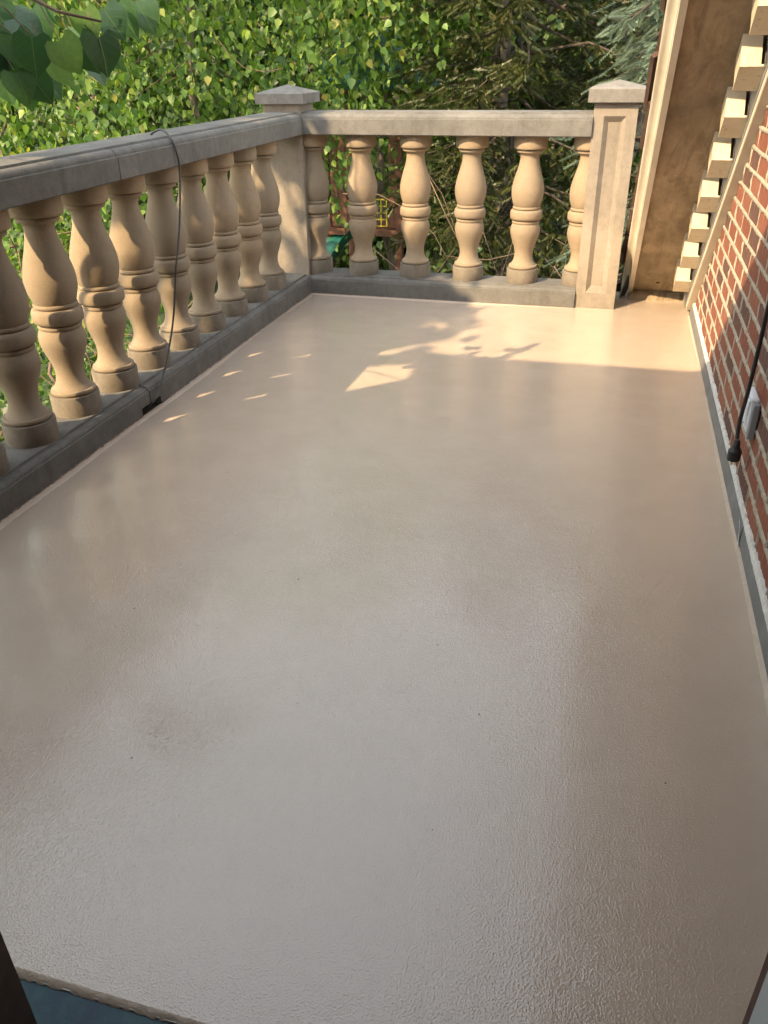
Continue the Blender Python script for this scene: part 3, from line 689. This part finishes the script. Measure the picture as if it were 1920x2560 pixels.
# birches beyond the left rail and the corner
droop_tree((-7.3, 8.0, GZ), (-6.9, 8.1, 4.6), (-6.1, 6.9, 1.0), (2.4, 1.9, 4.2), 300, 52, .080, 'pale green birch beyond the left rail, at the left edge of the picture', M['birch'], M['bark'], near_objs=150, spread=.19)
droop_tree((-4.9, 10.8, GZ), (-4.6, 10.8, 5.0), (-4.0, 8.9, 3.0), (2.3, 1.9, 3.0), 270, 52, .086, 'pale green birch behind the corner pier, between two other trees', M['birch'], M['bark'], near_objs=150, spread=.19)
droop_tree((-3.0, 11.4, GZ), (-2.9, 11.4, 4.6), (-2.75, 10.0, 3.0), (1.25, 1.5, 2.6), 130, 46, .09, 'narrow birch left of the dark conifer, above the far balustrade', M['birch'], M['bark'], spread=.19)
droop_tree((-9.4, 11.2, GZ), (-9.2, 11.2, 6.0), (-8.6, 9.8, 1.8), (2.4, 2.0, 4.8), 200, 40, .10, 'tall birch furthest to the left, partly hidden by the nearer birch', M['birch'], M['bark'])
# darker trees behind
for i, (x, y, rx, zc, rz, lab) in enumerate([(-10.5, 15, 3.4, 1.8, 5.2, 'dark leafy tree far back on the left, behind the tall birch'), (-5.2, 15.5, 3.4, 2.0, 5.4, 'dark leafy tree far back behind the corner pier'), (-.6, 15.5, 3.2, 2.0, 5.4, 'dark leafy tree far back behind the conifer'), (4.4, 14.5, 3.2, 1.8, 5.2, 'dark leafy tree far back on the right, behind the roof')]):
    droop_tree((x, y, GZ), (x + .2, y, zc + rz * .8), (x, y, zc), (rx, 1.8, rz), 400, 30, .18, lab, M['wood'], M['bark'], name='leafy_tree', droop=.4, spread=.42, shell=.3, shape=LEAF_O, hang=.5)

n = 45000; pos = np.stack([rng.uniform(-24, 12, n), rng.uniform(19, 22, n), rng.uniform(GZ, 9.5, n)], 1); pos[:, 2] -= np.abs(rng.normal(size=n)) * (pos[:, 2] > 7) * 2
V, F = leaves(pos, .60 * rng.uniform(.6, 1.3, n), np.stack([rng.normal(size=n), rng.normal(size=n), -np.ones(n)], 1), unit(n) + (-.3, -.7, .4), LEAF_O); stuff(big('distant_wood', V, F, M['wood']), 'dark wood closing off the view behind all the trees', 'wood')
# conifers: sprays of short needles on layered boughs
def spray_tree(base, height, radius, nb, sprays, slen, label, name, material, needle, nn, droopf, zlo, facing=None):
    root = tag(empty(name, base), label, 'conifer', 'conifers beyond the far balustrade')
    base = np.array(base, float); tb = MB(); limb(tb, base, base + (0, 0, height), .16, .015, .01, 8, 9); rel(tb.make('trunk', M['bark'], smooth=True), root)
    bb = MB(); P = []; D = []
    for i in range(nb):
        z = zlo + (height - zlo) * (i + rng.random()) / nb; a = rng.uniform(0, 2 * PI)
        if facing is not None and rng.random() < .75: a = facing + rng.normal() * .9
        L = radius * (1 - .82 * (z - zlo) / (height - zlo)) * rng.uniform(.75, 1.1)
        p0 = base + (0, 0, z); p1 = p0 + np.array((math.cos(a) * L, math.sin(a) * L, -droopf * L + rng.normal() * .1))
        pts = np.array(limb(bb, p0, p1, .022, .005, .05, 6, 4)); dr = (p1 - p0) / L
        t = rng.uniform(.25, 1.0, sprays) ** .8
        k = np.clip((t * 5).astype(int), 0, 4); f_ = t * 5 - k
        q = pts[k] * (1 - f_)[:, None] + pts[np.minimum(k + 1, 5)] * f_[:, None]
        side = np.array((-dr[1], dr[0], 0)); sg = rng.choice((-1, 1), sprays)
        dd = dr * rng.uniform(.4, 1, sprays)[:, None] + side * (sg * rng.uniform(.1, 1, sprays))[:, None] + np.stack([rng.normal(size=sprays) * .2, rng.normal(size=sprays) * .2, rng.normal(size=sprays) * .25 - .15], 1)
        q = q + dd * (rng.uniform(0, .35, sprays) * L * .35)[:, None] + rng.normal(size=(sprays, 3)) * .05
        P.append(q); D.append(dd)
    stuff(rel(bb.make('boughs', M['bough'], smooth=True), root))
    P = np.concatenate(P); D = np.concatenate(D); D /= np.linalg.norm(D, axis=1, keepdims=True)
    if facing is not None:
        keep = ((P - base)[:, :2] @ np.array((math.cos(facing), math.sin(facing)))) > -.35 * radius
        P, D = P[keep], D[keep]
    n = len(P); L = slen * rng.uniform(.6, 1.25, n); a1 = np.cross(D, unit(n)); a1 /= np.linalg.norm(a1, axis=1, keepdims=True); a2 = np.cross(D, a1)
    Vs = []
    for j in range(nn):
        t = (j + .5) / nn; ph = j * 2.399 if needle[2] else (j % 2) * PI + rng.normal(size=n) * .25
        rad = a1 * np.cos(ph)[:, None] + a2 * np.sin(ph)[:, None] if not np.isscalar(ph) else a1 * math.cos(ph) + a2 * math.sin(ph)
        o = P + D * (L * t)[:, None]; tip = o + (rad * .85 + D * .6) * (needle[0] * (1.1 - .4 * t))
        wv = np.cross(D, rad) * needle[1]
        Vs.append(np.stack([o - wv, o + wv, tip], 1))
    V = np.concatenate(Vs).reshape(-1, 3); F = np.arange(len(V)).reshape(-1, 3)
    stuff(rel(big('needles', V, F, material), root)); return root
spray_tree((-1.25, 9.7, GZ), 9.5, 2.3, 190, 48, .19, 'dark olive hemlock in the middle behind the far balustrade', 'hemlock', M['hemlock'], (.045, .0105, 0), 18, .28, .3, -1.4)
spray_tree((-.1, 10.8, GZ), 9.0, 2.1, 150, 38, .20, 'dark hemlock half hidden behind the blue spruce', 'hemlock', M['hemlock'], (.045, .0105, 0), 18, .28, .3, -1.5)
spray_tree((.42, 7.9, GZ), 8.5, 1.35, 110, 24, .19, 'blue spruce with pale bottle brush twigs beside the tiled roof', 'blue_spruce', M['spruce'], (.030, .0032, 1), 64, .30, .8, -1.9)

# shrubs below the balustrade
def shrub(c, rad, n, ls, label, near=0):
    return droop_tree((c[0], c[1], GZ), (c[0], c[1], c[2]), c, rad, n, 26, ls, label, M['shrub'], M['bark'], name='leafy_shrub', droop=.16, spread=.2, shell=.35, group='shrubs below the balcony', hang=.35, cat='shrub', nlimb=22, near_objs=near)
shrub((-3.4, 2.7, -1.5), (1.0, 1.2, 1.5), 130, .075, 'leafy shrub below the near end of the left balustrade')
shrub((-3.5, 5.0, -1.6), (1.1, 1.2, 1.3), 130, .070, 'leafy shrub below the far end of the left balustrade')
shrub((-1.45, 7.5, -1.75), (.95, .9, 1.3), 120, .085, 'leafy shrub below the far balustrade, in front of the slide', 60)
shrub((-.5, 7.5, -1.7), (.9, .9, 1.2), 90, .075, 'leafy shrub below the far balustrade, beside the panelled pier')
# low tangled ground cover under the left rail
n = 5000; pos = np.stack([rng.uniform(-8, -2.1, n), rng.uniform(.5, 9, n), GZ + np.abs(rng.normal(size=n)) * .5], 1)
V, F = leaves(pos, .08 * rng.uniform(.6, 1.3, n), unit(n) * (1, 1, .5), unit(n) + (0, 0, 1.0)); stuff(big('ground_cover', V, F, M['shrub']), 'low leafy ground cover beneath the left balustrade', 'ground cover')

# ------------------------------------------------------------------ redbud on the left: leaf shade and the leaves in the top left corner
HV = []; HF = []
lv = [(.02, .30), (.10, .44), (.22, .515), (.36, .525), (.52, .47), (.68, .36), (.82, .235), (.93, .11), (1.05, .008)]
ss = (-1, -.66, -.33, 0, .33, .66, 1)
for yv, hwid in lv:
    for q in ss:
        x = q * hwid; y = yv - (.10 * (abs(q) ** 1.5) if yv < .15 else 0) + (.07 * (1 - abs(q)) if yv < .05 else 0)
        HV.append((x, y, .22 * abs(x) - .20 * x * x - .16 * (y - .35) ** 2 + .018 * math.sin(9 * y + 3 * q) * abs(q)))
for i in range(len(lv) - 1):
    for j in range(6): HF.append((i * 7 + j, i * 7 + j + 1, (i + 1) * 7 + j + 1, (i + 1) * 7 + j))
def b_redbud(t):
    c0 = ramp(t, objrand(t), [(0, (.030, .078, .036)), (.45, (.050, .112, .048)), (.8, (.075, .155, .060)), (1, (.14, .23, .07))])
    tc = N(t, 'ShaderNodeTexCoord'); sp = N(t, 'ShaderNodeSeparateXYZ'); t.links.new(tc.outputs['Object'], sp.inputs[0])
    ab = N(t, 'ShaderNodeMath', operation='ABSOLUTE'); t.links.new(sp.outputs[0], ab.inputs[0])
    md = N(t, 'ShaderNodeMath', operation='MULTIPLY_ADD'); t.links.new(ab.outputs[0], md.inputs[0]); md.inputs[1].default_value = -.75; t.links.new(sp.outputs[1], md.inputs[2])
    sn = N(t, 'ShaderNodeMath', operation='MULTIPLY'); t.links.new(md.outputs[0], sn.inputs[0]); sn.inputs[1].default_value = 27
    si = N(t, 'ShaderNodeMath', operation='SINE'); t.links.new(sn.outputs[0], si.inputs[0])
    v1 = ramp(t, si.outputs[0], [(.93, (0, 0, 0)), (1, (.09, .09, .09))]); v2 = ramp(t, ab.outputs[0], [(.004, (.6, .6, .6)), (.016, (0, 0, 0))])
    vn = mix(t, 1.0, v1, v2, 'LIGHTEN'); mo = noise(t, tc.outputs['Object'], 7, 4, .6)
    c = mix(t, ramp(t, mo, [(.35, (0, 0, 0)), (.75, (.4, .4, .4))]), c0, (.03, .07, .04)); c = mix(t, vn, c, (.13, .21, .09))
    p = pbsdf(t, c, .36, bump(t, vn, .3, .015), .6)
    tr = N(t, 'ShaderNodeBsdfTranslucent'); t.links.new(mix(t, 1.0, c, (1.6, 1.7, .6), 'MULTIPLY'), tr.inputs[0])
    ms = N(t, 'ShaderNodeMixShader'); ms.inputs[0].default_value = .35; t.links.new(p, ms.inputs[1]); t.links.new(tr.outputs[0], ms.inputs[2]); return ms.outputs[0]
M['redleaf'] = mat('redbud_leaf_veined', b_redbud)
rt = tag(empty('redbud_tree', (-4.3, .9, GZ)), 'redbud tree on the left, its big heart shaped leaves hanging into the top left corner', 'tree')
tb = MB(); trunk = limb(tb, (-4.3, .9, GZ), (-3.9, .5, 3.2), .12, .04, .05, 10, 9)
rel(tb.make('trunk', M['bark'], smooth=True), rt)
bb = MB()
tipA = (-1.35, 2.15, 1.33)
br = limb(bb, (-4.2, .75, .6), (-2.1, 2.0, 1.47), .03, .010, .03, 8, 7); limb(bb, (-2.1, 2.0, 1.47), tipA, .010, .003, .03, 8, 6); limb(bb, (-2.3, 1.9, 1.43), (-1.75, 1.95, 1.25), .006, .003, .05, 6, 5)
for _ in range(16):
    a = rng.uniform(-2.2, -.5); b_ = rng.uniform(3.9, 6.4); z = rng.uniform(2.4, 5); limb(bb, trunk[rng.integers(5, 10)], (a - .74 * z, b_ - SY * z, z), .025, .006, .08, 7, 5)
stuff(rel(bb.make('branches', M['twig'], smooth=True), rt))
lm = one_leaf_mesh('leaf', HV, HF, M['redleaf'])
# leaves seen in the corner: (x, y, z) of stalk end, size, tip direction, facing
def ray(px, py, dist):
    v = Vector(((px - 960) / 2032.3, (py - 1280) / 2032.3, 1)); d_ = Vector((R[0][0] * v.x + R[0][1] * v.y + R[0][2] * v.z, R[1][0] * v.x + R[1][1] * v.y + R[1][2] * v.z, R[2][0] * v.x + R[2][1] * v.y + R[2][2] * v.z)).normalized()
    return np.array(d_ * dist) + CAMP
rd = np.array((0.963, 0.268, 0)); up = np.array((0, 0, 1.)); tocam = np.array((.55, -.83, .08))
spec = [(78, 86, 2.62, .108, (-.05, -1), (0, .1)), (28, 80, 2.72, .105, (.25, -1), (.2, .2)), (30, 40, 2.75, .10, (.7, -.6), (.1, .3)), (75, 16, 2.8, .10, (.35, -1), (.1, .1)), (145, 95, 2.60, .10, (.45, -1), (-.3, .2)), (190, 92, 2.66, .105, (.5, -1), (-.5, .2)), (245, 84, 2.64, .11, (.15, -1), (.35, .1)), (128, 130, 2.68, .105, (.45, -1), (-.9, .1)), (258, 100, 2.70, .10, (.6, -1), (-1.6, .1)), (108, 0, 2.7, .075, (.35, -1), (-2.2, .0)), (205, 20, 2.7, .09, (.1, -1), (-.4, .2)), (255, 18, 2.74, .10, (.6, -.9), (.1, .3)), (290, 4, 2.78, .11, (.5, -1), (-.7, .1)), (335, -5, 2.8, .11, (.55, -1), (.3, .1)), (280, 20, 2.82, .09, (.2, -1), (.2, .0)),
        (10, 130, 2.75, .10, (.2, -1), (.2, .1)), (-5, 170, 2.8, .10, (.3, -1), (-.5, .1)), (35, 175, 2.72, .095, (.25, -1), (.2, .2)), (70, 180, 2.75, .10, (.6, -1), (-.4, .2)), (95, 178, 2.78, .095, (.7, -1), (.3, .2)), (60, 200, 2.8, .085, (.1, -1), (.0, .1)), (-20, 90, 2.75, .10, (.3, -1), (.4, .1)), (-15, 20, 2.8, .11, (.5, -1), (.1, .2)), (180, 65, 2.9, .08, (.3, -1), (-1.2, .6)), (225, 150, 2.85, .08, (.5, -1), (.8, .3))]
pos = []; sz = []; dd = []; nn_ = []
for px, py, di, s, tip, fac in spec:
    pos.append(ray(px, py, di)); sz.append(s); dd.append(rd * tip[0] + up * tip[1] + rng.normal(size=3) * .06); nn_.append(tocam + rd * fac[0] + up * fac[1] + rng.normal(size=3) * .12)
leaf_objects(lm, np.array(pos), np.array(sz) * .92, np.array(dd), np.array(nn_), rt)
pos = np.array(pos)
pet = MB()
for p in pos[:29]:
    q = p + np.array((-.05, 0, .06)) + rng.normal(size=3) * .015; limb(pet, q, p, .0016, .0012, .05, 4, 4)
stuff(rel(pet.make('leaf_stalks', M['twig']), rt))
# crown that shades the far left of the floor
n = 6000; A = rng.uniform(-3.4, -.35, n); B = rng.uniform(3.4, 7.2, n)
edge = np.minimum((-.93 - A) / .18, (B - 3.64) / .12) + rng.normal(size=n) * .42
cn = np.sin(A * 9 + B * 4) + np.sin(B * 8.3 - A * 5) + np.sin(A * 17 - 3 * B)
hole = ((A + 1.47) / .20) ** 2 + ((B - 5.12) / .30) ** 2
keep = (edge > .1) & (cn > -1.25) & ((hole > 1) | (rng.random(n) < .06))
z = rng.uniform(2.3, 5.6, n)
A, B, z = A[keep], B[keep], z[keep]; n = len(A)
nf = 420; Af = -1.12 + .46 * rng.random(nf) ** 1.6; Bf = rng.uniform(3.52, 4.75, nf); zf_ = rng.uniform(2.5, 3.6, nf)
clump = np.sin(Af * 21 + Bf * 7) + np.sin(Bf * 15 - Af * 6) > -.35
A, B, z = np.concatenate([A, Af[clump]]), np.concatenate([B, Bf[clump]]), np.concatenate([z, zf_[clump]])
pos = np.stack([A - .74 * z, B - SY * z, z], 1)
keep = ~((pos[:, 1] < .95) & (pos[:, 0] > -2.8) & (pos[:, 2] < 2.5)); pos = pos[keep]; n = len(pos)
HV = [(0, .02, 0), (0, 1.04, -.05)] + [(q * x, y, .15 * abs(x)) for q in (1, -1) for x, y in ((.28, -.05), (.50, .2), (.46, .5), (.22, .82))]; HF = [(0, 2, 3, 4), (0, 4, 5, 1), (0, 8, 7, 6), (0, 1, 9, 8)]; k = len(HV)
HVa = np.array(HV); d = np.stack([rng.normal(size=n) * .6, rng.normal(size=n) * .6, -np.ones(n)], 1); nr = unit(n) + (-.4, -.6, .8)
x, y, zz = basis(nr, d); s = rng.uniform(.075, .12, n)[:, None, None]
V = pos[:, None, :] + s * (HVa[None, :, 0:1] * x[:, None, :] + HVa[None, :, 1:2] * y[:, None, :] + HVa[None, :, 2:3] * zz[:, None, :])
tri = np.array([t for f_ in HF for t in ([(f_[0], f_[1], f_[2])] + ([(f_[0], f_[2], f_[3])] if len(f_) == 4 else []))])
F = (tri[None] + (np.arange(n) * k)[:, None, None]).reshape(-1, 3)
stuff(rel(big('foliage', V.reshape(-1, 3), F, M['redbud']), rt))

# ------------------------------------------------------------------ playset on the lawn, seen between the far balusters
ps = tag(empty('playset', (-3.3, 11.2, GZ)), 'wooden play tower with yellow grid window and green slide among the shrubs', 'playset')
px0, px1, py0, py1 = -3.80, -2.74, 10.6, 11.7; dz = .72
for x in (px0, px1 - .09):
    for y in (py0, py1 - .09):
        rel(MB().box(x, x + .09, y, y + .09, GZ, .15 + dz, .006).make('post', M['playwood']), ps)
rel(MB().box(px0 - .05, px1 + .05, py0 - .05, py1 + .05, -1.55 + dz, -1.47 + dz).make('deck', M['playwood']), ps)
for k in range(8):
    rel(MB().box(px0 + .095 + k * .112, px0 + .095 + k * .112 + .107, py0 + .02, py0 + .045, -1.46 + dz, (-1.44 if 4 <= k <= 6 else -.25) + dz, .004).make('plank', M['playwood']), ps)
wn = MB()
for i in range(5): wn.box(px0 + .545 + i * .075, px0 + .56 + i * .075, py0 + .005, py0 + .019, -1.44 + dz, -1.10 + dz)
for i in range(5): wn.box(px0 + .545, px0 + .86, py0 + .0, py0 + .0049, -1.44 + dz + i * .082, -1.425 + dz + i * .082)
rel(wn.make('window_grid', M['yellow']), ps)
rel(MB().add([(px0 - .2, py0 - .2, .15 + dz), (px1 + .2, py0 - .2, .15 + dz), (px1 + .2, py1 + .2, .15 + dz), (px0 - .2, py1 + .2, .15 + dz), ((px0 + px1) / 2, py0 - .2, .85 + dz), ((px0 + px1) / 2, py1 + .2, .85 + dz)], [(0, 4, 5, 3), (1, 2, 5, 4), (0, 1, 4), (2, 3, 5), (0, 3, 2, 1)]).make('canopy', M['canvas']), ps)
sp = spline([(px0 + .40, 10.62, -.76), (px0 + .15, 10.35, -1.0), (px0 - .25, 9.95, -1.75), (px0 - .65, 9.5, -2.6), (px0 - .95, 9.2, -3.1)], 6); sm = MB(); V = []
for p in sp:
    for o_, hz in ((-.28, .16), (-.25, .02), (-.12, -.02), (.12, -.02), (.25, .02), (.28, .16)): V.append((p.x + o_ * .72, p.y - o_ * .69, p.z + hz))
sm.add(V, [(i * 6 + k, i * 6 + k + 1, (i + 1) * 6 + k + 1, (i + 1) * 6 + k) for i in range(len(sp) - 1) for k in range(5)])
rel(sm.make('slide', M['slide'], smooth=True), ps)
